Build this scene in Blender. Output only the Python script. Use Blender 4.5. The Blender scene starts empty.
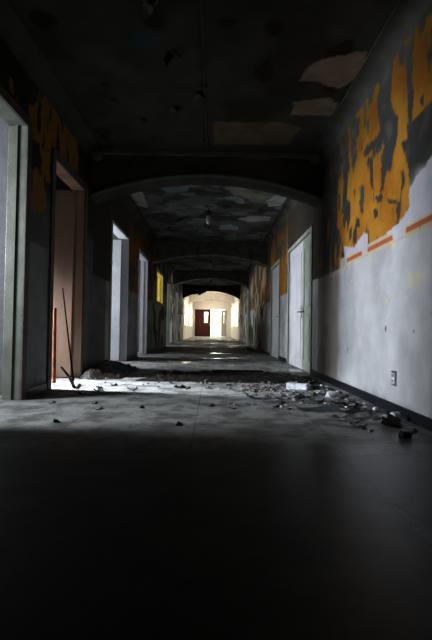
import bpy, bmesh, math, random
from mathutils import Vector, Matrix, noise
random.seed(7)
scene = bpy.context.scene
COL = scene.collection
XL, XR, H = -1.82, 1.57, 3.29
Y0, Y1 = -3.0, 37.5

# ------------------------------------------------------------------ helpers
def link(name, bm, m, parent=None, smooth=False):
    me = bpy.data.meshes.new(name)
    bm.to_mesh(me); bm.free()
    if smooth:
        for p in me.polygons: p.use_smooth = True
    if m: me.materials.append(m)
    o = bpy.data.objects.new(name, me); COL.objects.link(o)
    if parent: o.parent = parent
    return o
def tag(o, label, cat, group=None, kind=None):
    o['label'] = label; o['category'] = cat
    if group: o['group'] = group
    if kind: o['kind'] = kind
    return o
def empty(name, loc=(0,0,0), rz=0):
    o = bpy.data.objects.new(name, None); COL.objects.link(o)
    o.location = loc; o.rotation_euler = (0,0,rz); o.empty_display_size = .1
    return o
def struct(o, label=None, cat=None):
    o['kind'] = 'structure'
    if label: o['label'] = label
    if cat: o['category'] = cat
    return o
def box(bm, x0,x1,y0,y1,z0,z1, bev=0):
    r = bmesh.ops.create_cube(bm, size=1)
    vs = r['verts']
    for v in vs:
        v.co = Vector(((x0+x1)/2+v.co.x*(x1-x0), (y0+y1)/2+v.co.y*(y1-y0), (z0+z1)/2+v.co.z*(z1-z0)))
    if bev:
        es = list({e for v in vs for e in v.link_edges})
        bmesh.ops.bevel(bm, geom=es, offset=bev, segments=2, affect='EDGES', profile=.6)
def tube(bm, pts, r, seg=10, caps=True):
    pts = [Vector(p) for p in pts]; rings = []
    rr = r if isinstance(r,(list,tuple)) else [r]*len(pts)
    for i,p in enumerate(pts):
        d = (pts[min(i+1,len(pts)-1)]-pts[max(i-1,0)]).normalized()
        a = d.cross(Vector((0,0,1)))
        if a.length < .05: a = d.cross(Vector((0,1,0)))
        a.normalize(); b = d.cross(a)
        rings.append([bm.verts.new(p+rr[i]*(math.cos(t)*a+math.sin(t)*b)) for t in [2*math.pi*k/seg for k in range(seg)]])
    for q,s in zip(rings, rings[1:]):
        for k in range(seg): bm.faces.new((q[k],q[(k+1)%seg],s[(k+1)%seg],s[k]))
    if caps:
        bm.faces.new(rings[0][::-1]); bm.faces.new(rings[-1])
def lathe(bm, prof, seg=20, c=(0,0,0)):
    rings = [[bm.verts.new((c[0]+r*math.cos(2*math.pi*k/seg), c[1]+r*math.sin(2*math.pi*k/seg), c[2]+z)) for k in range(seg)] for r,z in prof]
    for q,s in zip(rings, rings[1:]):
        for k in range(seg): bm.faces.new((q[k],q[(k+1)%seg],s[(k+1)%seg],s[k]))
    bm.faces.new(rings[0][::-1]); bm.faces.new(rings[-1])

def s2l(c):
    return tuple(((v/255+.055)/1.055)**2.4 if v/255>.04045 else v/255/12.92 for v in c)
def N(a,b,c=0.): return noise.noise(Vector((a,b,c)))
def F(a,b,c=0.,o=4): return noise.fractal(Vector((a,b,c)), 1.0, 2.0, o)
def mix(a,b,t):
    t = max(0,min(1,t)); return tuple(p+(q-p)*t for p,q in zip(a,b))
def sst(x,a,b):
    t = max(0,min(1,(x-a)/(b-a))); return t*t*(3-2*t)
def sdpoly(p, poly):
    x,y = p; ins = False; d = 1e9; n = len(poly)
    for i in range(n):
        x0,y0 = poly[i]; x1,y1 = poly[(i+1)%n]
        dx,dy = x1-x0,y1-y0
        t = max(0,min(1,((x-x0)*dx+(y-y0)*dy)/(dx*dx+dy*dy+1e-12)))
        d = min(d,(x-x0-t*dx)**2+(y-y0-t*dy)**2)
        if (y0>y)!=(y1>y) and x < (x1-x0)*(y-y0)/(y1-y0)+x0: ins = not ins
    d = math.sqrt(d); return -d if ins else d

# ------------------------------------------------------------------ materials
def mat(name, col, rough=.7, metal=0, var=.25, scale=8, bump=.15, bscale=40, dirt=None, spec=.5, attr=None, stretch=(1,1,1)):
    m = bpy.data.materials.new(name); m.use_nodes = True
    nt = m.node_tree; nd = nt.nodes; b = nd['Principled BSDF']
    b.inputs['Roughness'].default_value = rough; b.inputs['Metallic'].default_value = metal
    b.inputs['Specular IOR Level'].default_value = spec
    tc = nd.new('ShaderNodeTexCoord'); mp = nd.new('ShaderNodeMapping'); mp.inputs['Scale'].default_value = stretch
    nt.links.new(tc.outputs['Object'], mp.inputs[0])
    n1 = nd.new('ShaderNodeTexNoise'); n1.inputs['Scale'].default_value = scale; n1.inputs['Detail'].default_value = 6
    nt.links.new(mp.outputs[0], n1.inputs['Vector'])
    rp = nd.new('ShaderNodeMapRange'); rp.inputs[1].default_value=.3; rp.inputs[2].default_value=.7
    rp.inputs[3].default_value = 1-var; rp.inputs[4].default_value = 1+var*.5
    nt.links.new(n1.outputs[0], rp.inputs[0])
    mx = nd.new('ShaderNodeVectorMath'); mx.operation='SCALE'
    if attr:
        at = nd.new('ShaderNodeAttribute'); at.attribute_name = attr; nt.links.new(at.outputs['Color'], mx.inputs[0])
    else: mx.inputs[0].default_value = col[:3]
    nt.links.new(rp.outputs[0], mx.inputs['Scale']); nt.links.new(mx.outputs[0], b.inputs['Base Color'])
    if bump:
        n2 = nd.new('ShaderNodeTexNoise'); n2.inputs['Scale'].default_value = bscale; n2.inputs['Detail'].default_value = 4
        nt.links.new(tc.outputs['Object'], n2.inputs['Vector'])
        bp = nd.new('ShaderNodeBump'); bp.inputs['Strength'].default_value = bump; bp.inputs['Distance'].default_value=.02
        nt.links.new(n2.outputs[0], bp.inputs['Height']); nt.links.new(bp.outputs[0], b.inputs['Normal'])
    return m
M_wall = mat('peeling wall paint', None, .75, attr='paint', var=.12, scale=5, bump=.12, bscale=30, spec=.25)
M_ceil = mat('stained ceiling plaster', None, .85, attr='paint', var=.3, scale=3, bump=.25, bscale=18, spec=.2)
M_beam = mat('grimy beam plaster', (.085,.082,.07), .85, var=.4, scale=3, bump=.3, bscale=15, spec=.2)
M_beam2 = mat('grey flaking beam plaster', (.17,.165,.14), .85, var=.5, scale=5, bump=.4, bscale=12, spec=.2)
M_rim2 = mat('pale flaking moulding', (.42,.42,.38), .8, var=.6, scale=9)
M_rim = mat('grey painted moulding', (.15,.15,.135), .7, var=.35, scale=6)
M_cove = mat('grey cove paint', (.07,.07,.06), .75, var=.4, scale=3)
M_cream = mat('cream plaster', (.80,.755,.69), .8, var=.08)  # plain cream colour of the end-bay plaster and trim
M_frame = mat('old greenish white gloss paint', (.40,.42,.36), .45, var=.2, scale=4, bump=.08)
M_frame2 = mat('dull greenish door frame paint', (.17,.18,.15), .5, var=.3, scale=4, bump=.08)
M_white = mat('white gloss door paint', (.56,.56,.57), .45, var=.12, scale=3, bump=.06)
M_casing = mat('dark grey door casing', (.13,.11,.095), .6, var=.3)  # even dark grey-tan tone of the corridor-side casings
M_brown = mat('scorched tan door paint', (.62,.45,.35), .5, var=.3, scale=3, bump=.06, stretch=(1,1,.15))
M_rust = mat('rusty orange pipe', (.26,.085,.03), .7, var=.5, scale=12)
M_dark = mat('dark charred wood', (.008,.006,.005), .9, spec=.05, var=.4, scale=12)
M_mahog = mat('red brown varnished wood', (.085,.014,.009), .5, var=.4, scale=5, bump=.05, stretch=(6,6,.5))
M_base = mat('black vinyl baseboard', (.022,.024,.03), .4, var=.3)
M_metal = mat('dull metal', (.35,.35,.35), .35, metal=.9, var=.2)
M_outlet = mat('steel outlet plate', (.22,.24,.30), .35, metal=.4, var=.3, scale=40)
M_black = mat('black plastic', (.015,.015,.015), .5)
M_room = mat('grey side room plaster', (.13,.13,.13), .85, var=.2)
M_glass = mat('dusty frosted lamp glass', (.30,.28,.22), .3, var=.2, scale=20)
M_flakeW = mat('white plaster chunk', (.62,.63,.65), .8, var=.3, scale=15, bump=.4)
M_flakeG = mat('grey paint flake', (.33,.33,.32), .6, var=.5, scale=20, bump=.3)
M_flakeB = mat('dark wet debris', (.05,.045,.038), .35, var=.5, scale=20, bump=.4)
M_flakeT = mat('teal paint flake', (.16,.21,.215), .7, var=.4, scale=20)
M_flakeR = mat('brick crumb', (.30,.14,.07), .7, var=.4, scale=20)
M_sludge = mat('wet rubble sludge', (.045,.04,.034), .33, var=.7, scale=14, bump=.8, bscale=45)
M_grit = mat('grey plaster grit', (.20,.19,.175), .8, var=.8, scale=22, bump=.8, bscale=60)
M_yellow = mat('yellow paint', (.80,.70,.17), .6, var=.1)
M_grass = mat('pale grass', (.62,.72,.52), .9, var=.3)

def floor_material():
    m = bpy.data.materials.new('wet dirty floor'); m.use_nodes = True
    nt = m.node_tree; nd = nt.nodes; L = nt.links.new; b = nd['Principled BSDF']
    tc = nd.new('ShaderNodeTexCoord')
    def nz(scale, detail=6, rough=.55, sc=(1,1,1)):
        mp = nd.new('ShaderNodeMapping'); mp.inputs['Scale'].default_value = sc
        L(tc.outputs['Object'], mp.inputs[0])
        n = nd.new('ShaderNodeTexNoise'); n.inputs['Scale'].default_value = scale; n.inputs['Detail'].default_value = detail
        n.inputs['Roughness'].default_value = rough; L(mp.outputs[0], n.inputs['Vector']); return n.outputs[0]
    def mr(src,a,b_,c,d):
        r = nd.new('ShaderNodeMapRange'); r.interpolation_type='SMOOTHSTEP'
        for i,v in enumerate((a,b_,c,d)): r.inputs[i+1].default_value = v
        L(src, r.inputs[0]); return r.outputs[0]
    def mixc(f,a,b_):
        x = nd.new('ShaderNodeMix'); x.data_type='RGBA'
        L(f, x.inputs[0])
        for i,v in ((6,a),(7,b_)):
            if isinstance(v,tuple): x.inputs[i].default_value = v+(1,)
            else: L(v, x.inputs[i])
        return x.outputs[2]
    big = nz(.9,5); mid = nz(4,8,.65); fine = nz(28,6,.7)
    wet = nz(.55,3,.5,(1,1.4,1))
    c = mixc(mr(mid,.42,.62,0,1), (.34,.345,.33), (.17,.17,.16))
    c = mixc(mr(fine,.58,.68,0,1), c, (.07,.066,.06))
    c = mixc(mr(big,.5,.7,0,.7), c, (.11,.11,.10))
    # floor tile joints
    br = nd.new('ShaderNodeTexBrick'); br.offset = 0; br.inputs['Scale'].default_value = 1
    br.inputs['Brick Width'].default_value = .9; br.inputs['Row Height'].default_value = .9; br.inputs['Mortar Size'].default_value = .006
    br.inputs['Color1'].default_value = (1,1,1,1); br.inputs['Color2'].default_value = (1,1,1,1); br.inputs['Mortar'].default_value=(.3,.3,.3,1)
    mb = nd.new('ShaderNodeMapping'); mb.inputs['Location'].default_value = (.12,.3,0); L(tc.outputs['Object'], mb.inputs[0]); L(mb.outputs[0], br.inputs['Vector'])
    mu = nd.new('ShaderNodeMix'); mu.data_type='RGBA'; mu.blend_type='MULTIPLY'; mu.inputs[0].default_value = .45
    L(c, mu.inputs[6]); L(br.outputs['Color'], mu.inputs[7])
    L(mu.outputs[2], b.inputs['Base Color']); base_out = mu.outputs[2]
    wetm = mr(wet,.585,.63,0,1)
    ro = nd.new('ShaderNodeMix'); L(wetm, ro.inputs[0])
    L(mr(mid,.3,.7,.55,.75), ro.inputs[2]); L(mr(mid,.35,.7,.05,.22), ro.inputs[3])
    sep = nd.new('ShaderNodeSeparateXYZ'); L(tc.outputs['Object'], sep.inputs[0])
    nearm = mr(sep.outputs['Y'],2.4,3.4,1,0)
    r2 = nd.new('ShaderNodeMix'); L(nearm, r2.inputs[0]); L(ro.outputs[0], r2.inputs[2]); L(mr(sep.outputs['X'],-.2,1.0,.5,.24), r2.inputs[3])
    L(r2.outputs[0], b.inputs['Roughness'])
    near_shade = mixc(mr(sep.outputs['Y'],2.2,2.85,.85,0), base_out, (.02,.02,.018)); L(near_shade, b.inputs['Base Color'])  # unlit foreground painted in: base colour darkened towards the camera
    bp = nd.new('ShaderNodeBump'); bp.inputs['Distance'].default_value=.01
    inv = mr(wetm,0,1,.6,.05); bs = nd.new('ShaderNodeMix'); L(nearm, bs.inputs[0]); L(inv, bs.inputs[2]); bs.inputs[3].default_value = .05
    L(bs.outputs[0], bp.inputs['Strength'])
    L(fine, bp.inputs['Height']); L(bp.outputs[0], b.inputs['Normal'])
    L(mr(sep.outputs['Y'],2.5,4,.5,.3), b.inputs['Specular IOR Level'])
    return m
M_floor = floor_material()

def emat(name, col, s):
    m = bpy.data.materials.new(name); m.use_nodes = True; nt = m.node_tree
    nt.nodes.clear(); e = nt.nodes.new('ShaderNodeEmission'); o = nt.nodes.new('ShaderNodeOutputMaterial')
    e.inputs[0].default_value = col+(1,); e.inputs[1].default_value = s
    nt.links.new(e.outputs[0], o.inputs[0]); return m
M_sky = emat('bright frosted window daylight', (.85,.92,1), 1.2)

# ------------------------------------------------------------------ grids with paint attribute
def axis(a, b, segs, edges=()):
    """segs: list of (limit, step)"""
    out = [a]; x = a
    while x < b-1e-6:
        st = next(s for l,s in segs if x < l-1e-6); x = min(b, x+st); out.append(x)
    for e in edges:
        i = min(range(len(out)), key=lambda k: abs(out[k]-e)); out[i] = e
    return sorted(set(out))
def grid(name, us, vs, to3, colf, m, hole=lambda u,v: False, flip=False):
    nu, nv = len(us), len(vs)
    verts = [to3(u,v) for u in us for v in vs]
    faces = []
    for i in range(nu-1):
        for j in range(nv-1):
            if hole((us[i]+us[i+1])/2, (vs[j]+vs[j+1])/2): continue
            f = (i*nv+j, (i+1)*nv+j, (i+1)*nv+j+1, i*nv+j+1)
            faces.append(f[::-1] if flip else f)
    me = bpy.data.meshes.new(name); me.from_pydata(verts, [], faces); me.update()
    at = me.color_attributes.new('paint', 'FLOAT_COLOR', 'POINT')
    buf = []
    for u in us:
        for v in vs: buf.extend(colf(u,v)); buf.append(1.)
    at.data.foreach_set('color', buf)
    me.materials.append(m)
    o = bpy.data.objects.new(name, me); COL.objects.link(o)
    return struct(o)

ORANGE=(.42,.225,.036); ORANGE2=(.34,.15,.022); PLAST=(.06,.06,.053); NEAR_BLACK=(.03,.03,.027); LILAC=(.49,.475,.50); PAINT=(.48,.478,.48); TAN=(.52,.45,.28); RED=(.42,.15,.085)  # the near-black tone darkens wall tops and the stretch by the beam
R_DARK=[
[(4.04,2.96),(3.9,3.2),(3.8,3.3),(3.68,3.2),(3.74,2.79),(3.67,2.65),(3.57,2.55),(3.59,2.39),(3.66,2.27),(3.73,2.14),(3.91,2.22),(3.96,2.37),(3.87,2.42),(3.96,2.62),(4.01,2.78)],
[(4.25,2.48),(4.15,2.42),(4.13,2.1),(4.2,2.16)],
[(5.26,3.41),(4.96,3.3),(4.92,2.6),(4.97,2.28),(4.86,2.15),(5.01,2.06),(5.15,2.16),(5.09,2.49)],
[(4.82,3.19),(4.55,3.02),(4.65,2.85),(4.63,2.65),(4.74,2.5),(4.81,2.76)],
[(4.41,2.59),(4.33,2.64),(4.03,2.58),(4.02,2.53),(4.21,2.52),(4.37,2.53)],
[(4.09,2.02),(3.9,1.99),(3.9,1.94),(4.02,1.94)],
[(3.95,2.26),(3.84,2.19),(3.88,2.01),(3.93,2.04)],
[(4.85,1.88),(4.77,1.9),(4.78,1.77),(4.86,1.75)],
[(4.53,2.11),(4.44,2.1),(4.4,1.95),(4.47,1.98)],
[(4.12,1.91),(4.02,1.89),(4.01,1.82),(4.09,1.8)],
[(4.61,1.94),(4.52,1.93),(4.52,1.84),(4.59,1.84)],
[(2.6,2.5),(3.26,2.35),(3.35,2.38),(3.4,2.3),(3.51,2.3),(3.45,2.19),(3.38,2.04),(3.36,1.89),(3.26,1.95),(2.6,2.05)],
[(3.36,1.73),(3.31,1.73),(3.32,1.69),(3.36,1.69)],
[(3.79,1.91),(3.53,1.8),(3.53,1.79),(3.76,1.86)],
[(3.4,2.56),(3.33,2.52),(3.35,2.45),(3.39,2.46)]]
R_WHITE=[[(5.06,1.73),(4.7,1.64),(4.39,1.74),(4.27,1.69),(4.27,1.5),(5.0,1.5)],[(3.8,1.60),(3.55,1.63),(3.36,1.71),(3.37,1.85),(3.23,1.92),(2.5,2.1),(2.5,1.5),(3.45,1.5),(3.75,1.5)]]
R_BRIGHTO=[]
def bbox(p,m=.12): xs=[a for a,_ in p]; ys=[b for _,b in p]; return (min(xs)-m,max(xs)+m,min(ys)-m,max(ys)+m)
def prep(L): return [(bbox(p),p) for p in L]
R_DARK=prep(R_DARK); R_WHITE=prep(R_WHITE)
def fld(u,v,L):
    d = .1
    for (a,b,c,e),p in L:
        if a<u<b and c<v<e: d = min(d, sdpoly((u,v),p))
    return d
def lower(Y,z,s):
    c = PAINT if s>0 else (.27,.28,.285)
    t = F(Y*1.2+s*9, z*.6, 3.)
    c = mix(c, tuple(k*.85 for k in c), sst(t,.0,.5))
    # grime rising from the floor and small chips
    c = mix(c, (.2,.2,.18), .7*sst(.16-z+.1*N(Y*5,z*3),0,.16))
    chip = N(Y*13,z*9,5+s)
    if chip > .63: c = mix(c,(.12,.12,.11),sst(chip,.63,.68))
    ch2 = F(Y*7,z*5,12+s)
    if s>0 and z>.95 and ch2>.42+.4*(1.5-z): c = mix(c,(.58,.52,.30),.8*sst(ch2-.42-.4*(1.5-z),0,.06))
    return c
def wall_right(Y,z):
    jag = .018*N(Y*22,z*22,1)+.010*N(Y*60,z*60,2)
    if Y < 6.3:
        if z < 1.47+.004*N(Y*9,0): c = lower(Y,z,1)
        else:
            c = mix(ORANGE, ORANGE2, sst(F(Y*2,z*1.5,7),-.3,.5))
            c = mix(c, tuple(k*.5 for k in c), sst(z,2.1,3.0))  # light fading towards the ceiling is painted into the orange
            # small vertical peel streaks, denser near the ceiling to paint in fading light
            d = fld(Y,z,R_DARK)+jag
            st = F(Y*7,z*2.6,20)
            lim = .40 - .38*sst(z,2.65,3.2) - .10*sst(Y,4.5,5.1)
            if Y > 5.02: lim = .40-.72*sst(Y+.06*N(Y*3,z*3),5.02,5.45)
            d = min(d, (lim-st)*.1)
            if Y < 3.3 and z > 3.0: d = min(d, (z-3.05)*-.2+.03*N(Y*8,z*5))
            if Y < 3.36+.03*N(z*9,4) and 1.6<z<2.4: d = min(d,-.01)
            grey = PLAST if not (Y<3.37 and z<2.35) else mix(LILAC,PLAST,sst(z+.08*N(Y*6,z*6),1.82,2.02))
            grey = mix(grey,(.12,.12,.10),.5*sst(N(Y*6,z*6,9),0,.5))
            c = mix(grey, c, sst(d,-.004,.006))
            if d > .004 and Y < 5.2: c = mix(tuple(k*.55 for k in c), c, sst(d,.0,.012))
            w = fld(Y,z,R_WHITE)+jag
            c = mix(LILAC, c, sst(w,-.004,.006))
            if z < 1.59 and Y<5.2: c = mix(c, LILAC, .8)
        # striped border
        if 1.475 < z < 1.59:
            for a,b in ((4.42,4.97),(3.66,4.29),(2.3,3.44)):
                q = min(Y-a, b-Y)+.02*N(Y*15,z*15)
                if q > 0:
                    zz = abs(z-1.53)+.004*N(Y*30,z*30)
                    if zz < .048: c = mix(c,TAN,.95)
                    if zz < .026 and q>.02: c = RED
        if Y > 5.0:  # unlit stretch before the beam: dark and brown shade mixed into the colour
            unlit = sst(Y,5.0,6.0)*sst(z,.9,1.7)
            c = mix(c, NEAR_BLACK, .75*unlit)
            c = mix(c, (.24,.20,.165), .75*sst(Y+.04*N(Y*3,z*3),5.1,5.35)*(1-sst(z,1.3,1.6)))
        return c
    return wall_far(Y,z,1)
L_OR=prep([[(4.02,2.82),(4.21,2.95),(4.33,3.23),(4.64,3.35),(5.09,3.4),(5.46,3.4),(5.55,2.75),(5.13,2.68),(4.76,2.66),(4.37,2.59),(4.17,2.56),(4.1,2.67)],
 [(4.09,2.25),(4.28,2.32),(4.47,2.24),(4.53,1.87),(4.14,1.85),(4.04,2.01)],[(3.63,2.84),(3.71,2.87),(3.8,2.77),(3.72,2.76)],
 [(4.3,2.6),(4.62,2.62),(4.62,2.3),(4.4,2.2)]])
def wall_left(Y,z):
    if Y < 6.3:
        if z < 1.55: return mix(lower(Y,z,-1),NEAR_BLACK,.5*sst(Y,5.7,6.3))
        d = fld(Y,z,L_OR)+.05*N(Y*14,z*8,3)+.02*N(Y*40,z*25)
        d = max(d, (F(Y*8,z*3,31)-.25)*.1)
        g = mix((.13,.135,.13),NEAR_BLACK,sst(z+.2*N(Y*3,z*2),1.9,2.3))
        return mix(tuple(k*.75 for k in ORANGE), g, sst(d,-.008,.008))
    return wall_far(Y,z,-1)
def wall_far(Y,z,s):
    if Y > 25.3:
        c = (.80,.755,.69)
        if z < 1.3: c = (.60,.57,.52)
        return c
    t = F(Y*1.1+s*4, z*1.2, 40)
    if z < 1.5:
        c = mix((.40,.40,.39),(.27,.27,.26),sst(t,-.2,.4))
        if Y > 12.6:
            c = mix((.50,.49,.45),(.07,.06,.045),sst(F(Y*1.5,z*1.1,50+s),-.02,.22))
    else:
        c = mix(tuple(k*.62 for k in ORANGE),ORANGE2,sst(t,-.3,.3))
        if Y > 11.5: c = mix((.30,.19,.075),(.17,.12,.06),sst(t,-.3,.3))
        lim = (.12 if Y < 12.6 else (.3 if s>0 else -.12)) if Y < 17.5 else -.3
        c = mix(c, (.09,.085,.07), sst(F(Y*2.2,z*1.3,60+s),lim-.05,lim+.03))
        if Y > 12.6: c = mix(c,(.48,.43,.34),sst(F(Y*1.5,z*1.5,71+s),.0,.15))
        c = mix(c, NEAR_BLACK, .6*sst(z,2.3,3.2))
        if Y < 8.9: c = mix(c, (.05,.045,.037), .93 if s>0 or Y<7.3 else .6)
    if s<0 and Y < 7.1: c = mix(c, NEAR_BLACK, .6)
    # tide line blur
    c = mix(c, (.10,.10,.09), .8*sst(.12-z,0,.12))
    return c

# openings: (y0, y1, z0, z1)
LEFT_OPEN=[(2.85,4.0,0,2.62),(4.72,5.83,0,2.60),(7.42,8.8,0,2.55),(10.1,11.4,0,2.52),(13.3,14.87,1.56,2.52),(16.3,17.5,0,2.45),(20.0,21.2,0,2.4),(26.2,30.4,.9,2.5),(32.2,36.4,.9,2.5)]
RIGHT_OPEN=[(6.72,8.72,0,2.31),(9.98,11.3,0,2.31),(18.2,19.2,0,2.4),(26.2,30.4,.9,2.5),(32.2,36.4,.9,2.5)]
SEG=[(2.4,.25),(6.3,.014),(12.6,.035),(25.4,.07),(99,.25)]
ZS = axis(0,H,[(99,.0165)],[1.56,.9,2.62,2.60,2.55,2.52,2.45,2.4,2.31,2.5])
def mkwall(name,x,opens,colf,flip):
    ys = axis(Y0,Y1,SEG,[e for o in opens for e in o[:2]])
    return grid(name, ys, ZS, lambda u,v:(x,u,v), colf, M_wall,
        hole=lambda u,v: any(a<u<b and c<v<d for a,b,c,d in opens), flip=flip)
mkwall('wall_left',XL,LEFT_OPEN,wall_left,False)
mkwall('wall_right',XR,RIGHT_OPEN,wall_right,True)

# ceiling
CP=[([(0.86,4.3),(0.88,4.1),(0.97,3.98),(1.2,3.86),(1.39,3.81),(1.42,3.94),(1.41,4.31),(1.3,4.43),(1.06,4.32)],(.30,.235,.185)),
([(0.87,4.72),(1.11,4.63),(1.27,4.62),(1.4,4.75),(1.39,5.0),(0.9,5.0)],(.28,.235,.185)),
([(-0.03,5.19),(0.81,5.18),(1.08,5.3),(1.02,5.81),(-0.03,5.86)],(.20,.165,.115)),
([(-0.85,3.8),(-0.73,3.67),(-0.63,3.61),(-0.52,3.72),(-0.55,3.83)],(.04,.09,.10)),
([(1.03,8.39),(1.17,8.01),(1.4,8.16),(1.38,8.7),(1.15,8.78)],(.48,.48,.46)),
([(0.26,7.74),(0.62,7.78),(0.96,8.08),(0.96,8.28),(0.6,8.24),(0.3,7.92)],(.26,.24,.18)),
([(0.53,9.79),(0.84,9.48),(1.28,9.54),(1.3,9.88),(0.82,10.07)],(.55,.55,.53)),
([(0.12,10.43),(0.4,10.31),(0.61,10.56),(0.59,10.91),(0.13,10.87)],(.42,.50,.52)),
([(-1.66,8.12),(-1.38,7.94),(-1.42,8.69),(-1.43,9.05),(-1.6,8.9)],(.50,.50,.47)),
([(-1.01,7.72),(-0.44,7.54),(-0.53,7.9),(-0.91,7.98)],(.22,.32,.35)),
([(-.9,9.2),(-.3,9.0),(-.2,9.3),(-.8,9.6)],(.25,.27,.26)),
([(.2,11.6),(1.2,11.3),(1.3,11.9),(.4,12.1)],(.3,.3,.27))]
CP=[(bbox(p,.1),p,c) for p,c in CP]
def ceil_col(x,Y):
    if Y > 25.3: return (.8,.75,.66)
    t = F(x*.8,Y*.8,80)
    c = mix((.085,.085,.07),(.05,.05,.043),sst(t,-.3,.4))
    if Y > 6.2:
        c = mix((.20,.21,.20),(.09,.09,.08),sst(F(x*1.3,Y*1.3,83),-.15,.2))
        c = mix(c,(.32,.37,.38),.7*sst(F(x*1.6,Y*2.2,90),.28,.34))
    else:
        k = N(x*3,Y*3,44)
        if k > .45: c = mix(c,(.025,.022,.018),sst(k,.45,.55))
    j = .03*N(x*12,Y*12,5)
    for (a,b,p,q),poly,cc in CP:
        if a<x<b and p<Y<q:
            d = sdpoly((x,Y),poly)+j
            c = mix(cc,c,sst(d,-.006,.008))
    return c
xs = axis(XL,XR,[(99,.025)])
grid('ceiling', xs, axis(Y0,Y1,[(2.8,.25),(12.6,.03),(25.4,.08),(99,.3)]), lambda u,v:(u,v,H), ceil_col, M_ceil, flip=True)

# floor and side-room shell
bm = bmesh.new(); box(bm,-6.2,5.6,Y0,Y1+.3,-.12,0)
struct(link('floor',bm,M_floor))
bm = bmesh.new(); box(bm,XL-.2,XR+.2,Y0-.15,Y0,0,H+.1); struct(link('wall_back_blocker',bm,M_beam))  # added unseen wall behind the camera, keeps the near end dark

# end wall with doorway
bm = bmesh.new()
dx0,dx1,dz = -1.70,1.27,2.50
box(bm,XL-.2,dx0,Y1,Y1+.3,0,H); box(bm,dx1,XR+.2,Y1,Y1+.3,0,H); box(bm,dx0,dx1,Y1,Y1+.3,dz,H)
struct(link('wall_end',bm,M_cream))
# back side of the walls / roof so daylight stays out
M_roof = mat('bare concrete', (.2,.2,.2), .9)
bm = bmesh.new(); box(bm,-6.3,5.7,Y0-.2,Y1+.3,H+.02,H+.2)
struct(link('trim_1',bm,M_roof),'concrete slab above the corridor','slab')

# ------------------------------------------------------------------ baseboards, coves
def strips(name, x0,x1, opens, z0,z1,m):
    bm = bmesh.new(); y = Y0
    for a,b,c,d in sorted(opens)+[(25.2,25.2,0,0)]:
        if c > .5: continue
        if a-.09 > y: box(bm,x0,x1,y,a-.09,z0,z1)
        y = b+.09
        if a==25.2: break
    return struct(link(name,bm,m))
strips('baseboard_left',XL,XL+.014,[o for o in LEFT_OPEN if o[0]<25],0,.085,M_base)
strips('baseboard_right',XR-.014,XR,[o for o in RIGHT_OPEN if o[0]<25],0,.085,M_base)
n = 2
for s,x in ((1,XL),(-1,XR)):
    for a,b in ((Y0,6.1),(6.45,12.4),(12.75,18.65),(19,24.9)):
        bm = bmesh.new(); prof = [(0,-.16),(0,0),(.16,0)]
        arc = [(.16-.0,-.02)]+[(.16-.16*math.sin(t)+.02*math.cos(t)*0, -.02-.14*(1-math.cos(t))) for t in [math.pi/2*k/8 for k in range(1,9)]]
        pts = [(0,0),(.16,0),(.16,-.02)]+arc[1:]
        q = [[bm.verts.new((x+s*px,y,H+pz-.001)) for px,pz in pts] for y in (a,b)]
        for k in range(len(pts)): bm.faces.new((q[0][k],q[0][(k+1)%len(pts)],q[1][(k+1)%len(pts)],q[1][k]))
        struct(link('trim_%d'%n,bm,M_cove if a<6.4 else M_beam)); n += 1

# ------------------------------------------------------------------ arched beams
def arch_z(x, sp, cr):
    c = (XL+XR)/2; t = (x-c)/((XR-XL)/2)
    # segmental arch
    w = (XR-XL)/2; rise = cr-sp; Rr = (w*w+rise*rise)/(2*rise)
    return cr-Rr+math.sqrt(max(0,Rr*Rr-(t*w)**2))
def beam(Y, m, mr, d=.35, sp=2.60, cr=2.93, ragged=0, depth=0):
    global n
    bm = bmesh.new(); K = 64; rows = []
    for i in range(K+1):
        x = XL+(XR-XL)*i/K; z = arch_z(x,sp,cr)
        if ragged: z += ragged*(F(x*3,Y,3)-.1)*.5
        rows.append([bm.verts.new((x,Y,z)),bm.verts.new((x,Y,H)),bm.verts.new((x,Y+d,H)),bm.verts.new((x,Y+d,z))])
    for a,b in zip(rows,rows[1:]):
        for k in range(4): bm.faces.new((a[k],b[k],b[(k+1)%4],a[(k+1)%4]))
    bm.faces.new(rows[0][::-1]); bm.faces.new(rows[-1])
    bmesh.ops.recalc_face_normals(bm,faces=bm.faces)
    o = struct(link('trim_%d'%n,bm,m),'arched ceiling beam crossing the corridor','beam'); n += 1
    bm = bmesh.new()
    tube(bm,[(XL+(XR-XL)*i/40,Y-.005,arch_z(XL+(XR-XL)*i/40,sp,cr)+.025) for i in range(41)],.03,8)
    link('arch_moulding',bm,mr,o,True)
    return o
beam(6.12,M_beam,M_rim); beam(12.4,M_beam2,M_rim2,cr=2.86); beam(18.65,M_beam2,M_rim2,ragged=.1)
beam(24.9,M_beam,M_beam,cr=2.97,sp=2.5); beam(31.2,M_cream,M_cream)
# crown strip on the first beam and the conduit down the ceiling
bm = bmesh.new(); box(bm,XL+.16,XR-.16,6.07,6.12,H-.06,H-.001,.008); struct(link('trim_%d'%n,bm,M_rim)); n += 1
bm = bmesh.new(); tube(bm,[(-.13,Y0,H-.02),(-.13,6.1,H-.02)],.016,8)
for y in (1.5,3,4.4,5.7): box(bm,-.165,-.095,y-.02,y+.02,H-.045,H-.001)
tag(link('conduit',bm,M_cove),'grey electrical conduit running along the middle of the near ceiling','conduit')

# plaster end blocks where the coves meet the first beam
for s,x in ((1,XL),(-1,XR)):
    bm = bmesh.new(); bmesh.ops.create_uvsphere(bm,u_segments=14,v_segments=10,radius=.085)
    for v in bm.verts: v.co = Vector((v.co.x+x+s*.13, v.co.y*.8+5.98, v.co.z+H-.12+.015*N(v.co.x*20,v.co.y*20,v.co.z*20)))
    struct(link('trim_%d'%n,bm,M_rim,smooth=True)); n += 1

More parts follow.
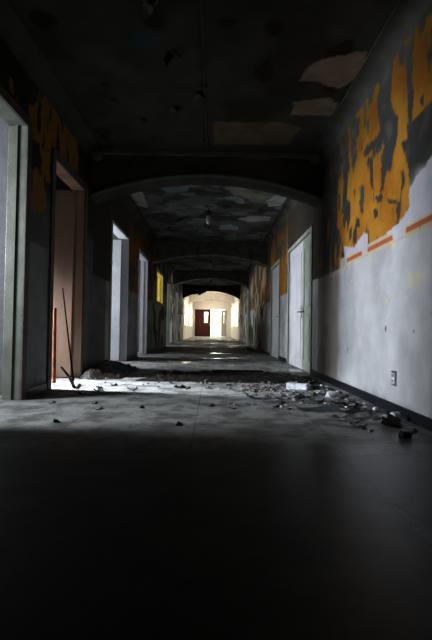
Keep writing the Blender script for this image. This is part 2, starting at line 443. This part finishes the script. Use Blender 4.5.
# ------------------------------------------------------------------ door frames / rooms
dn = 1
def frame(side, o, m, m2=None, cas=.09, depth=.17, sill=False, label=None):
    """casing + lining of an opening in the left (-1) or right (+1) wall"""
    global dn
    a,b,z0,z1 = o; X = XL if side<0 else XR; s = -side   # s: direction into corridor
    def bx(bm,u0,u1,y0,y1,za,zb,bev=.004):
        xa,xb = sorted((X+s*u0,X+s*u1)); box(bm,xa,xb,y0,y1,za,zb,bev)
    nm = 'door_%d'%dn if z0 < .1 else 'window_%d'%dn
    dn += 1
    bm = bmesh.new()
    bx(bm,-depth,.0,a-.02,a,z0,z1); bx(bm,-depth,.0,b,b+.02,z0,z1); bx(bm,-depth,.0,a-.02,b+.02,z1,z1+.02)
    bc = bmesh.new() if m2 else bm
    for ya,yb in ((a-cas,a+.004),(b-.004,b+cas)): bx(bc,0,.022,ya,yb,z0,z1+.0)
    bx(bc,0,.022,a-cas,b+cas,z1,z1+cas)
    # door stop
    bx(bm,-.10,-.075,a,a+.012,z0,z1,0); bx(bm,-.10,-.075,b-.012,b,z0,z1,0)
    if z0 > .1: bx(bm,-depth,.05,a-cas,b+cas,z0-.04,z0)
    fr = struct(link(nm,bm,m))
    if m2: link('casing',bc,m2,fr)
    return fr
def leaf(parent, side, hinge_y, w, h, ang, m, hm=M_metal, glass=False, inset=.05, z0=.01, dirn=-1, panels=True):
    """door leaf hinged at hinge_y; dirn: -1 extends towards lower y when closed; ang opens into the room"""
    X = XL if side<0 else XR
    lf = bpy.data.objects.new('door_leaf', None)
    bm = bmesh.new()
    box(bm,-.022,.022,0,w,0,h,.004)
    if panels:
        for zz in ((.18,h*.42),(h*.47,h-.18)):
            for xx in (-.026,.026):
                box(bm,xx-.004,xx+.004,.12,.135,zz[0],zz[1]); box(bm,xx-.004,xx+.004,w-.135,w-.12,zz[0],zz[1])
                box(bm,xx-.004,xx+.004,.12,w-.12,zz[0],zz[0]+.015); box(bm,xx-.004,xx+.004,.12,w-.12,zz[1]-.015,zz[1])
    o = link('door_leaf',bm,m,parent)
    # local +y = away from hinge
    base = 0 if dirn>0 else math.pi
    o.location = (X+(-inset if side<0 else inset), hinge_y, z0)
    o.rotation_euler = (0,0,base+ang)
    bm = bmesh.new()
    for sx in (-1,1):
        tube(bm,[(sx*.02,w-.08,1.02),(sx*.07,w-.08,1.02)],.011,8); tube(bm,[(sx*.07,w-.07,1.02),(sx*.07,w-.2,1.02)],.01,8)
        box(bm,sx*.024-.003,sx*.024+.003,w-.11,w-.05,.9,1.12)
    link('handle',bm,hm,o)
    return o
def room(side,y0,y1,xd=3.4,win=None,m=M_room):
    X = XL-.17 if side<0 else XR+.17; s = side; xo = X+s*xd
    bm = bmesh.new(); t=.08
    def bx(xa,xb,*r): xa,xb=sorted((xa,xb)); box(bm,xa,xb,*r)
    bx(X,xo,y0-t,y0,0,H); bx(X,xo,y1,y1+t,0,H)
    bx(X,xo,y0,y1,H-.01,H+.01)
    if win:
        wy0,wy1,wz0,wz1 = win
        bx(xo,xo+s*.1,y0-t,wy0,0,H); bx(xo,xo+s*.1,wy1,y1+t,0,H); bx(xo,xo+s*.1,wy0,wy1,0,wz0); bx(xo,xo+s*.1,wy0,wy1,wz1,H)
    else: bx(xo,xo+s*.1,y0-t,y1+t,0,H)
    struct(link('wall_room',bm,m))
    if win:
        bm = bmesh.new()
        def fx(xa,xb,*r): xa,xb=sorted((xa,xb)); box(bm,xa,xb,*r)
        fx(xo,xo+s*.06,wy0,wy0+.05,wz0,wz1); fx(xo,xo+s*.06,wy1-.05,wy1,wz0,wz1)
        fx(xo,xo+s*.06,wy0,wy1,wz0,wz0+.05); fx(xo,xo+s*.06,wy0,wy1,wz1-.05,wz1); fx(xo+s*.01,xo+s*.05,wy0,wy1,(wz0+wz1)/2-.02,(wz0+wz1)/2+.02)
        global dn
        w = struct(link('window_%d'%dn,bm,M_frame)); dn += 1
        bm = bmesh.new(); 
        xa,xb = sorted((xo+s*.06,xo+s*.07)); box(bm,xa,xb,wy0,wy1,wz0,wz1)
        link('pane',bm,M_sky,w)
        return xo
    return xo
def alight(name,loc,target,sx,sy,power,col=(.82,.9,1),spread=180):
    l = bpy.data.lights.new(name,'AREA'); l.shape='RECTANGLE'; l.size=sx; l.size_y=sy; l.energy=power; l.color=col; l.spread=math.radians(spread)
    o = bpy.data.objects.new(name,l); COL.objects.link(o); o.location = loc
    d = Vector(target)-Vector(loc); o.rotation_euler = d.to_track_quat('-Z','Z').to_euler()
    return o
BLUE=(.87,.92,1.)
# rooms: (side, y0, y1, window, light (y, z, size_y, size_z, power, target_y, target_z))
P = dict(d1=195,d2=48,d3=175,d4=170,d5=170,d6=200,d7=200,r7=200,w=220,far=330)
xo = room(-1,1.6,4.25,3.0,(2.35,3.0,1.35,2.65))
alight('window_light',(xo+.08,2.75,1.98),(XR,4.2,.9),.28,1.15,P['d1'],BLUE,110)
xo = room(-1,4.4,6.6,3.0,(4.7,5.9,1.0,2.6))
alight('window_light',(-4.9,5.15,2.9),(-1.25,5.0,0),.3,.4,P['d2'],BLUE,34)
xo = room(-1,6.8,9.5,3.0,(7.4,8.8,.9,2.5))
alight('window_light',(xo+.08,8.1,1.7),(XR,8.1,1.0),.8,1.5,P['d3'],BLUE,110)
xo = room(-1,9.7,12.2,3.0,(10.1,11.5,.9,2.5))
alight('window_light',(xo+.08,10.8,1.7),(XR,10.8,1.0),1.0,1.5,P['d4'],BLUE)
xo = room(-1,12.5,15.6,3.0,(13.3,14.8,.9,2.5))
alight('window_light',(xo+.08,14.0,1.7),(XR,14.8,1.6),1.2,1.5,P['d5'],(1,.93,.8))
xo = room(-1,15.8,18.2,3.0,(16.3,17.6,.9,2.5))
alight('window_light',(xo+.08,16.9,1.7),(XR,16.4,1.2),1.0,1.5,P['d6'],BLUE)
xo = room(-1,19.4,21.8,3.0,(20.,21.2,.9,2.5))
alight('window_light',(xo+.08,20.6,1.7),(XR,20.4,1.2),1.0,1.5,P['d7'],BLUE)
xo = room(1,17.4,19.9,3.0,(18.,19.4,.9,2.5))
alight('window_light',(xo-.08,18.7,1.7),(XL,18.5,1.2),1.0,1.5,P['r7'],BLUE)

d = frame(-1,LEFT_OPEN[0],M_frame2,M_casing)
d = frame(-1,LEFT_OPEN[1],M_brown,M_casing); leaf(d,-1,5.79,1.05,2.57,-math.radians(88),M_brown,inset=.12,panels=False)
d = frame(-1,LEFT_OPEN[2],M_white,cas=.05); leaf(d,-1,8.76,1.3,2.52,-math.radians(88),M_white,inset=.12,panels=False)
d = frame(-1,LEFT_OPEN[3],M_white)
d = frame(-1,LEFT_OPEN[4],M_yellow)
frame(-1,LEFT_OPEN[5],M_frame); frame(-1,LEFT_OPEN[6],M_frame)
d = frame(1,RIGHT_OPEN[0],M_frame,cas=.07)
leaf(d,1,6.73,.68,2.29,0,M_frame,dirn=1,inset=.03); leaf(d,1,8.71,1.29,2.29,0,M_white,dirn=-1,inset=.03)  # near leaf in duller paint: shade on one white door put into colour
d = frame(1,RIGHT_OPEN[1],M_frame)
leaf(d,1,11.29,1.3,2.29,0,M_white,dirn=-1,inset=.03)
frame(1,RIGHT_OPEN[2],M_frame)
for sd,ops in ((-1,LEFT_OPEN[7:]),(1,RIGHT_OPEN[3:])):
    for o in ops:
        a,b,z0,z1 = o
        fr = frame(sd,o,M_cream)
        X = XL if sd<0 else XR
        bm = bmesh.new()
        for k in range(1,4):
            y = a+(b-a)*k/4; xa,xb = sorted((X+sd*.06,X+sd*.11)); box(bm,xa,xb,y-.02,y+.02,z0,z1)
        xa,xb = sorted((X+sd*.06,X+sd*.11)); box(bm,xa,xb,a,b,(z0+z1)/2-.02,(z0+z1)/2+.02)
        link('window_bars',bm,M_cream,fr)
        alight('daylight',(X+sd*.9,(a+b)/2,1.9),(X-sd,(a+b)/2,1.2),4,1.6,P['w'],(1,.95,.86))
# thick masonry backing of the outer walls in the bright end bays is their light well
for sd in (-1,1):
    X = XL if sd<0 else XR
    bm = bmesh.new(); xa,xb = sorted((X+sd*1.6,X+sd*1.7)); box(bm,xa,xb,25,Y1+.3,0,H)
    xa,xb = sorted((X+sd*.17,X+sd*1.6)); box(bm,xa,xb,24.9,25.05,0,H); box(bm,xa,xb,31.2,31.35,0,H)
    struct(link('wall_room',bm,M_cream))

# far double doors
bm = bmesh.new()
for xa,xb in ((dx0,dx0+.07),(dx1-.07,dx1)): box(bm,xa,xb,Y1-.03,Y1+.2,0,dz,.004)
box(bm,dx0,dx1,Y1-.03,Y1+.2,dz-.07,dz,.004)
dd = struct(link('door_%d'%dn,bm,M_cream)); dn += 1
def wood_leaf(w,h,wx0,wx1,loc,rz,name='door_leaf'):
    bm = bmesh.new(); wz0,wz1=1.22,h-.22
    box(bm,0,wx0,-.025,.025,0,h); box(bm,wx1,w,-.025,.025,0,h); box(bm,wx0,wx1,-.025,.025,0,wz0); box(bm,wx0,wx1,-.025,.025,wz1,h)
    o = link(name,bm,M_mahog,dd); o.location = loc; o.rotation_euler=(0,0,rz)
    mg = bpy.data.materials.get('door glass')
    if not mg:
        mg = bpy.data.materials.new('door glass'); mg.use_nodes=True; b = mg.node_tree.nodes['Principled BSDF']
        b.inputs['Transmission Weight'].default_value = 1; b.inputs['Roughness'].default_value=.05; b.inputs['IOR'].default_value=1.05
    bm = bmesh.new(); box(bm,wx0,wx1,-.004,.004,wz0,wz1); link('pane',bm,mg,o)
    bm = bmesh.new(); tube(bm,[(w-.08,-.07,.95),(w-.08,-.07,1.25)],.014,8); tube(bm,[(w-.08,-.02,.97),(w-.08,-.07,.97)],.01,6); tube(bm,[(w-.08,-.02,1.23),(w-.08,-.07,1.23)],.01,6)
    link('handle',bm,M_metal,o)
    return o
wood_leaf(1.40,2.42,.82,1.17,(dx0+.07,Y1+.08,.01),0)
wood_leaf(1.38,2.42,.55,.9,(dx1-.07,Y1+.08,.01),math.radians(180-72)-math.pi*0)
# outside
bm = bmesh.new(); box(bm,-25,25,Y1+.3,Y1+60,-.3,-.02); struct(link('ground',bm,M_grass))
bm = bmesh.new(); bmesh.ops.create_grid(bm,x_segments=60,y_segments=16,size=1)
for v in bm.verts:
    x,y = v.co.x*9, (v.co.y+1)*1.2
    v.co = Vector((x, 52+.5*F(x*.8,y,1)+.5*math.sin(y), y+.4*F(x*.6,y*1.2,2)*y/2.4-.05))
tag(link('hedge',bm,M_grass,smooth=True),'pale green hedge glimpsed in the bright daylight beyond the far doors','hedge')

# threshold slab at the start of the bright section
bm = bmesh.new(); box(bm,XL,XR,25.3,25.8,0,.03,.005); struct(link('trim_%d'%n,bm,M_cream)); n += 1

# ------------------------------------------------------------------ things on the walls / ceiling
# electrical outlet
t = empty('power_outlet',(XR,3.62,.30)); tag(t,'small metal power outlet plate low on the lit right wall','outlet')
bm = bmesh.new(); box(bm,-.008,0,-.045,.045,-.065,.065,.003); link('plate',bm,M_outlet,t)
bm = bmesh.new(); box(bm,-.014,-.007,-.03,.03,-.045,.045,.003)
s1 = link('socket',bm,M_flakeW,t)
for z in (-.024,.024):
    bm = bmesh.new()
    for y in (-.012,.012): box(bm,-.0165,-.0135,y-.004,y+.004,z-.012,z+.012)
    link('slot',bm,M_black,s1)

def lamp(y,label):
    t = empty('ceiling_lamp',(-.13,y,H)); tag(t,label,'lamp','lamps along the corridor ceiling')
    bm = bmesh.new(); lathe(bm,[(.09,0),(.09,-.015),(.05,-.04),(.02,-.05)]); link('ceiling_rose',bm,M_rim,t,True)
    bm = bmesh.new(); tube(bm,[(0,0,-.04),(0,0,-.12)],.012); lathe(bm,[(.035,-.10),(.05,-.13),(.05,-.2),(.04,-.205)]); link('socket',bm,M_black,t,True)
    bm = bmesh.new(); lathe(bm,[(.035,-.2),(.048,-.23),(.05,-.30),(.04,-.37),(.015,-.395)]); link('lamp_shade',bm,M_glass,t,True)
lamp(8.8,'hanging ceiling lamp with a pale tube shade just past the first arch')
lamp(15.2,'small dark ceiling lamp between the second and third arches')
lamp(21.5,'small dark ceiling lamp between the third arch and the fire-blackened fourth arch')

# pipe and stick in left doorway
bm = bmesh.new(); tube(bm,[(XL-.06,5.02,.03),(XL-.10,5.10,.92)],.02,10); 
tag(link('pipe',bm,M_rust),'rusty orange pipe leaning upright in the left doorway beside the tan door','pipe')
bm = bmesh.new(); tube(bm,[(XL+.08,5.30,.02),(XL-.01,5.36,.5),(XL-.14,5.46,1.2)],[.012,.010,.006],8)
tag(link('bent_rod',bm,M_dark),'thin dark bent rod leaning beside the rusty pipe in the left doorway','rod')
bm = bmesh.new(); tube(bm,[(-1.56,4.78,.018),(-1.68,4.98,.10),(-1.86,5.2,.20)],[.018,.016,.012],8)
tag(link('broken_stick',bm,M_dark),'dark broken stick poking out of the left doorway onto the lit floor','stick')

# ------------------------------------------------------------------ loose debris
def flake_mesh(nm,m,w,l,curl,th=.004,seed=0):
    random.seed(seed); bm = bmesh.new(); K=7
    a = []
    for i in range(K+1):
        u = i/K-.5; row=[]
        wl = w*(.6+.4*math.sin(math.pi*(i+.6)/(K+1.2)))*(1+.25*random.uniform(-1,1))
        for j in range(4):
            v = (j/3-.5)
            row.append(bm.verts.new((u*l+random.uniform(-.06,.06)*l, v*wl+random.uniform(-.05,.05)*w, th+curl*(u*u*4)*(.6+.8*(j/3))+random.uniform(0,.15)*curl)))
        a.append(row)
    for r,s in zip(a,a[1:]):
        for j in range(3): bm.faces.new((r[j],s[j],s[j+1],r[j+1]))
    g = bmesh.ops.solidify(bm,geom=bm.faces[:],thickness=th)
    me = bpy.data.meshes.new(nm); zm = min(v.co.z for v in bm.verts)
    for v in bm.verts: v.co.z -= zm
    bm.to_mesh(me); bm.free(); me.materials.append(m); return me
def chunk_mesh(nm,m,sx,sy,sz,seed=0):
    random.seed(seed); bm = bmesh.new()
    for i in range(22):
        v = Vector([random.gauss(0,1) for _ in range(3)]).normalized()
        v = Vector([max(-.62,min(.62,c)) for c in v])
        bm.verts.new((v.x*sx,v.y*sy,v.z*sz))
    bmesh.ops.convex_hull(bm,input=bm.verts[:])
    for v in [v for v in bm.verts if not v.link_faces]: bm.verts.remove(v)
    bmesh.ops.bevel(bm,geom=bm.edges[:],offset=min(sx,sy,sz)*.06,segments=1,affect='EDGES')
    zm = min(v.co.z for v in bm.verts)
    for v in bm.verts: v.co.z -= zm
    me = bpy.data.meshes.new(nm); bm.to_mesh(me); bm.free(); me.materials.append(m); return me
def put(nm,me,x,y,rz,sc=1,z=0,tilt=(0,0)):
    o = bpy.data.objects.new(nm,me); COL.objects.link(o)
    o.location=(x,y,z); o.rotation_euler=(tilt[0],tilt[1],rz); o.scale=(sc,sc,sc); return o

def ground_z(x,y): return 0.0
KIND = {
 'grey': ('paint_flake',[flake_mesh('paint_flake',M_flakeG,.09,.13,.025,seed=i) for i in range(5)]),
 'white':('plaster_piece',[chunk_mesh('plaster_piece',M_flakeW,.035,.028,.02,seed=i+20) for i in range(5)]),
 'dark': ('debris_scrap',[flake_mesh('debris_scrap',M_flakeB,.10,.17,.035,seed=i+40) for i in range(5)]),
 'brick':('brick_crumb',[chunk_mesh('brick_crumb',M_flakeR,.022,.018,.014,seed=i+60) for i in range(3)]),
 'stone':('rubble_lump',[chunk_mesh('rubble_lump',M_flakeG,.045,.04,.022,seed=i+80) for i in range(5)]),
 'teal': ('teal_flake',[flake_mesh('teal_flake',M_flakeT,.08,.14,.01,seed=i+100) for i in range(2)]),
}
placed = []
def scatter(kind,nn,fx,label,cat,group,smin=.6,smax=1.2,rad=.05,seed=1):
    nm,ms = KIND[kind]; random.seed(seed*97+5); c = 0; tries = 0; res=[]
    while c < nn and tries < nn*60:
        tries += 1
        x,y = fx(); sc = random.uniform(smin,smax); rr = rad*sc
        if not (XL+.12 < x < XR-.12): continue
        if any((x-a)**2+(y-b)**2 < (rr+q)**2 for a,b,q in placed): continue
        placed.append((x,y,rr)); c += 1
        o = put(nm,random.choice(ms),x,y,random.uniform(0,6.28),sc); tag(o,label,cat,group); res.append(o)
    return res
U = random.uniform
# individual, singled-out pieces first
def single(me,nm,x,y,rz,sc,label,cat,rad=.1,z=0,tilt=(0,0)):
    placed.append((x,y,rad)); return tag(put(nm,me,x,y,rz,sc,z,tilt),label,cat)
bk = bmesh.new(); box(bk,-.14,.14,-.065,.065,0,.075,.008)
for v in bk.verts: v.co += Vector((.006*N(v.co.x*30,v.co.y*30),.006*N(v.co.y*30,5),.008*N(v.co.x*22,v.co.y*22,3)))
me = bpy.data.meshes.new('plaster_block'); bk.to_mesh(me); bk.free(); me.materials.append(M_flakeW)
single(me,'plaster_block',1.02,5.02,math.radians(-28),.9,'pale broken plaster block lying tilted on the floor before the right doors','block',.17,0,(0,math.radians(0)))
wp = chunk_mesh('crumpled_paper',M_flakeW,.085,.065,.05,seed=301)
single(wp,'crumpled_paper',1.22,4.28,.4,1.1,'brightest white crumpled lump in the debris near the right wall','debris',.1)
single(chunk_mesh('plaster_piece',M_flakeW,.05,.05,.06,seed=302),'plaster_piece',1.44,3.30,.2,1,'white upright plaster piece against the right baseboard below the outlet','plaster',.06)
single(chunk_mesh('plaster_piece',M_flakeW,.045,.03,.035,seed=303),'plaster_piece',1.38,4.62,.9,1,'small white plaster piece by the right baseboard beyond the crumpled lump','plaster',.06)
single(flake_mesh('teal_sheet',M_flakeT,.22,.34,.02,seed=304),'teal_sheet',.92,3.72,.2,1,'dull teal paint sheet lying flat in the lit floor band','paint sheet',.2)
single(flake_mesh('teal_sheet',M_flakeT,.12,.22,.015,seed=305),'teal_sheet',.50,4.28,.1,1,'small light blue paint sheet near the middle of the lit floor','paint sheet',.12)
single(flake_mesh('bark_scrap',M_flakeB,.14,.34,.05,seed=306),'wood_scrap',1.18,3.62,.6,.7,'dark curled scrap just before the right baseboard in the lit band','scrap',.16)
single(flake_mesh('bark_scrap',M_flakeB,.2,.3,.09,seed=307),'wood_scrap',1.34,3.12,1.0,.65,'large dark curled scrap against the right wall nearest the camera','scrap',.17)
single(chunk_mesh('rubble_lump',M_flakeB,.06,.05,.04,seed=308),'rubble_lump',1.28,2.78,.3,1,'dark round lump on the wet floor nearest the camera','lump',.07)
bm = bmesh.new(); box(bm,-.42,.42,-.05,.05,0,.022,.004)
me = bpy.data.meshes.new('plank'); bm.to_mesh(me); bm.free(); me.materials.append(M_dark)
single(me,'plank',.42,6.98,.03,1,'dark wooden plank lying across the wet floor past the first arch','plank',.1)
def along(): 
    y = U(2.9,6.2); return (XR-.14-abs(random.gauss(0,.16)), y)
scatter('grey',75,along,'curled grey paint flake in the litter along the right baseboard','paint flake','paint flakes along the right wall',.5,1.15,.045,1)
scatter('white',34,along,'small white plaster crumb in the litter along the right baseboard','plaster crumb','plaster crumbs along the right wall',.4,1.0,.03,2)
scatter('dark',10,along,'dark wet scrap in the litter along the right baseboard','scrap','dark scraps along the right wall',.5,1.0,.05,3)
def mid(): return (random.gauss(.85,.35),U(3.7,5.6))
scatter('grey',60,mid,'grey paint flake scattered on the lit floor right of centre','paint flake','paint flakes right of centre',.35,.9,.05,4)
scatter('white',16,mid,'tiny white plaster crumb on the lit floor right of centre','plaster crumb','plaster crumbs right of centre',.3,.7,.03,5)
scatter('stone',26,mid,'grey rubble lump on the floor right of centre','rubble','rubble lumps right of centre',.4,.9,.045,6)
scatter('brick',16,lambda:(random.gauss(.55,.12),random.gauss(4.95,.15)),'reddish brick crumb in the small cluster at mid floor','brick crumb','brick crumbs at mid floor',.6,1.2,.025,7)
scatter('dark',18,lambda:(U(-1.5,1.3),U(4.3,5.5)),'dark scrap on the floor before the first arch','scrap','dark scraps before the first arch',.3,.7,.05,8)
scatter('stone',24,lambda:(U(-1.6,.3),U(4.6,6.0)),'small rubble lump on the left side of the floor','rubble','rubble lumps on the left floor',.3,.7,.04,9)
scatter('dark',8,lambda:(U(-1.6,.4),U(3.0,4.0)),'small dark scrap lying in the near lit floor band','scrap','dark scraps in the near lit band',.25,.5,.05,10)
scatter('grey',14,lambda:(XR-.15-abs(random.gauss(0,.2)),U(14.1,17)),'pale torn sheet fallen at the foot of the far right wall','paint flake','torn sheets at the far right wall',1.0,1.6,.10,11)

# rubble mats: uncountable wet grit
def heap(name,x0,x1,y0,y1,hf,m,label,nx=60,ny=60):
    bm = bmesh.new(); g=[]
    for i in range(nx+1):
        for j in range(ny+1):
            x=x0+(x1-x0)*i/nx; y=y0+(y1-y0)*j/ny
            e = min(i,nx-i)/nx; f = min(j,ny-j)/ny
            edge = sst(min(e*4,f*4)+.25*N(x*4,y*4,8),.0,.8)
            g.append(bm.verts.new((x,y,-.012+hf(x,y)*edge+.006*edge)))
    W = ny+1
    for i in range(nx):
        for j in range(ny): bm.faces.new((g[i*W+j],g[(i+1)*W+j],g[(i+1)*W+j+1],g[i*W+j+1]))
    o = link(name,bm,m,None,True); return tag(o,label,'rubble',kind='stuff')
heap('wet_rubble',-1.19,1.5,5.45,6.75,lambda x,y:.022+.055*abs(F(x*3,y*4,3))+.03*abs(N(x*14,y*14)),M_sludge,'dark wet rubble spread across the floor under the first arch',150,70)
heap('rubble_heap',-1.82,-1.2,5.6,7.35,lambda x,y:.04+.12*sst(-x,1.25,1.75)+.05*abs(F(x*6,y*5,9)),M_sludge,'low dark rubble heap against the left wall under the first arch',40,60)
heap('wet_rubble',.55,1.56,2.75,5.4,lambda x,y:-.008+.03*abs(F(x*4,y*4,13))*sst(x,.7,1.4)+.014*abs(N(x*18,y*18)),M_grit,'thin wet grit strewn along the foot of the right wall',60,130)
heap('wet_rubble',-1.6,1.4,8.9,10.2,lambda x,y:-.004+.03*abs(F(x*2,y*3,23)),M_sludge,'dark wet rubble across the floor between the first and second arches',90,50)
heap('wet_rubble',-1.6,1.5,12.0,14.0,lambda x,y:.0+.04*abs(F(x*2,y*2,33)),M_sludge,'dark rubble across the floor under the second arch',80,50)
heap('wet_rubble',-1.7,1.5,22.5,25.2,lambda x,y:.03+.08*abs(F(x*2,y*2,43)),M_sludge,'dark rubble before the bright far section',80,50)

# hanging paint curls from the ceiling
random.seed(5)
spots = [(-.55,3.3),(-.42,3.9),(-.2,4.6),(-.5,4.9),(-.9,5.2),(-.8,9.9),(.3,8.7),(.9,8.9),(-1.2,10.6),(.7,11.4),(1.25,7.3),(-.4,10.9)]
curls = [flake_mesh('ceiling_paint_curl',M_rim,.10,.22,-.07,seed=400+i) for i in range(4)]
for i,(x,y) in enumerate(spots):
    near = y < 6
    me = curls[i%4]; zt = max(v.co.z for v in me.vertices)
    o = put('ceiling_paint_curl',me,x,y,U(0,6.28),U(.7,1.1)); o.location.z = H-zt*o.scale.z+.004
    tag(o,'curl of grey paint peeling off the ceiling before the first arch' if near else 'curl of grey paint peeling off the ceiling past the first arch','paint curl','ceiling paint curls before the first arch' if near else 'ceiling paint curls past the first arch')
# torn paint hanging on the face of the first beam
for i,(x,z,w) in enumerate(((.30,3.17,.24),(.66,3.14,.22))):
    bm = bmesh.new(); K=10; top=[];bot=[];
    for k in range(K+1):
        u=k/K-.5
        top.append(bm.verts.new((x+u*w,6.117,z+.03+.01*N(k*.7,i)))); bot.append(bm.verts.new((x+u*w,6.075-.02*abs(N(k,i)),z-.03*(1-abs(u)*1.5)+.02*N(k*.9,i+4))))
    for k in range(K): bm.faces.new((top[k],top[k+1],bot[k+1],bot[k]))
    tag(link('torn_paint_strip',bm,M_rim),('left' if i==0 else 'right')+' of two torn paint strips hanging on the first beam face','paint strip')
bm = bmesh.new(); vs=[bm.verts.new(p) for p in ((.36,6.116,3.22),(.40,6.116,3.25),(.84,6.116,3.25),(.80,6.116,3.19),(.5,6.116,3.185))]; bm.faces.new(vs[::-1])
M_pb = mat('bare tan plaster',(.22,.15,.09),.9)
tag(link('bare_plaster_patch',bm,M_pb),'tan bare plaster patch high on the first beam face','plaster patch')
# ragged burnt paint hanging under the fourth arch
bm = bmesh.new(); K=26; top=[];bot=[]
for k in range(K+1):
    x=-1.25+k/K*.8; top.append(bm.verts.new((x,24.86,arch_z(x,2.5,2.97)+.05))); bot.append(bm.verts.new((x,24.84,arch_z(x,2.5,2.97)-.05-.2*abs(N(k*.37,3))*sst(k,0,6)-.09*sst(k,9,12)*(1-sst(k,19,25)))))
for k in range(K): bm.faces.new((top[k],top[k+1],bot[k+1],bot[k]))
tag(link('hanging_debris',bm,M_dark),'ragged blackened strip hanging from the fourth arch against the bright section','debris')

# ------------------------------------------------------------------ light, world, camera
w = bpy.data.worlds.new('World'); scene.world = w; w.use_nodes = True
w.node_tree.nodes['Background'].inputs[0].default_value = (.93,1,.93,1); w.node_tree.nodes['Background'].inputs[1].default_value = 4

cam = bpy.data.cameras.new('Camera'); co = bpy.data.objects.new('Camera',cam); COL.objects.link(co)
cam.sensor_fit = 'VERTICAL'; cam.sensor_height = 36; cam.lens = 420/640*36; cam.clip_end = 300; cam.clip_start=.02
R = Matrix.Rotation(-math.radians(.3898),3,'Z') @ Matrix.Rotation(math.pi/2+math.radians(1.2338),3,'X') @ Matrix.Rotation(math.radians(.9),3,'Z')
co.matrix_world = Matrix.Translation((0,0,.70)) @ R.to_4x4()
scene.camera = co
scene.view_settings.view_transform = 'Standard'
scene.view_settings.look = 'None'
scene.view_settings.exposure = 0.25
scene.view_settings.gamma = 0.72
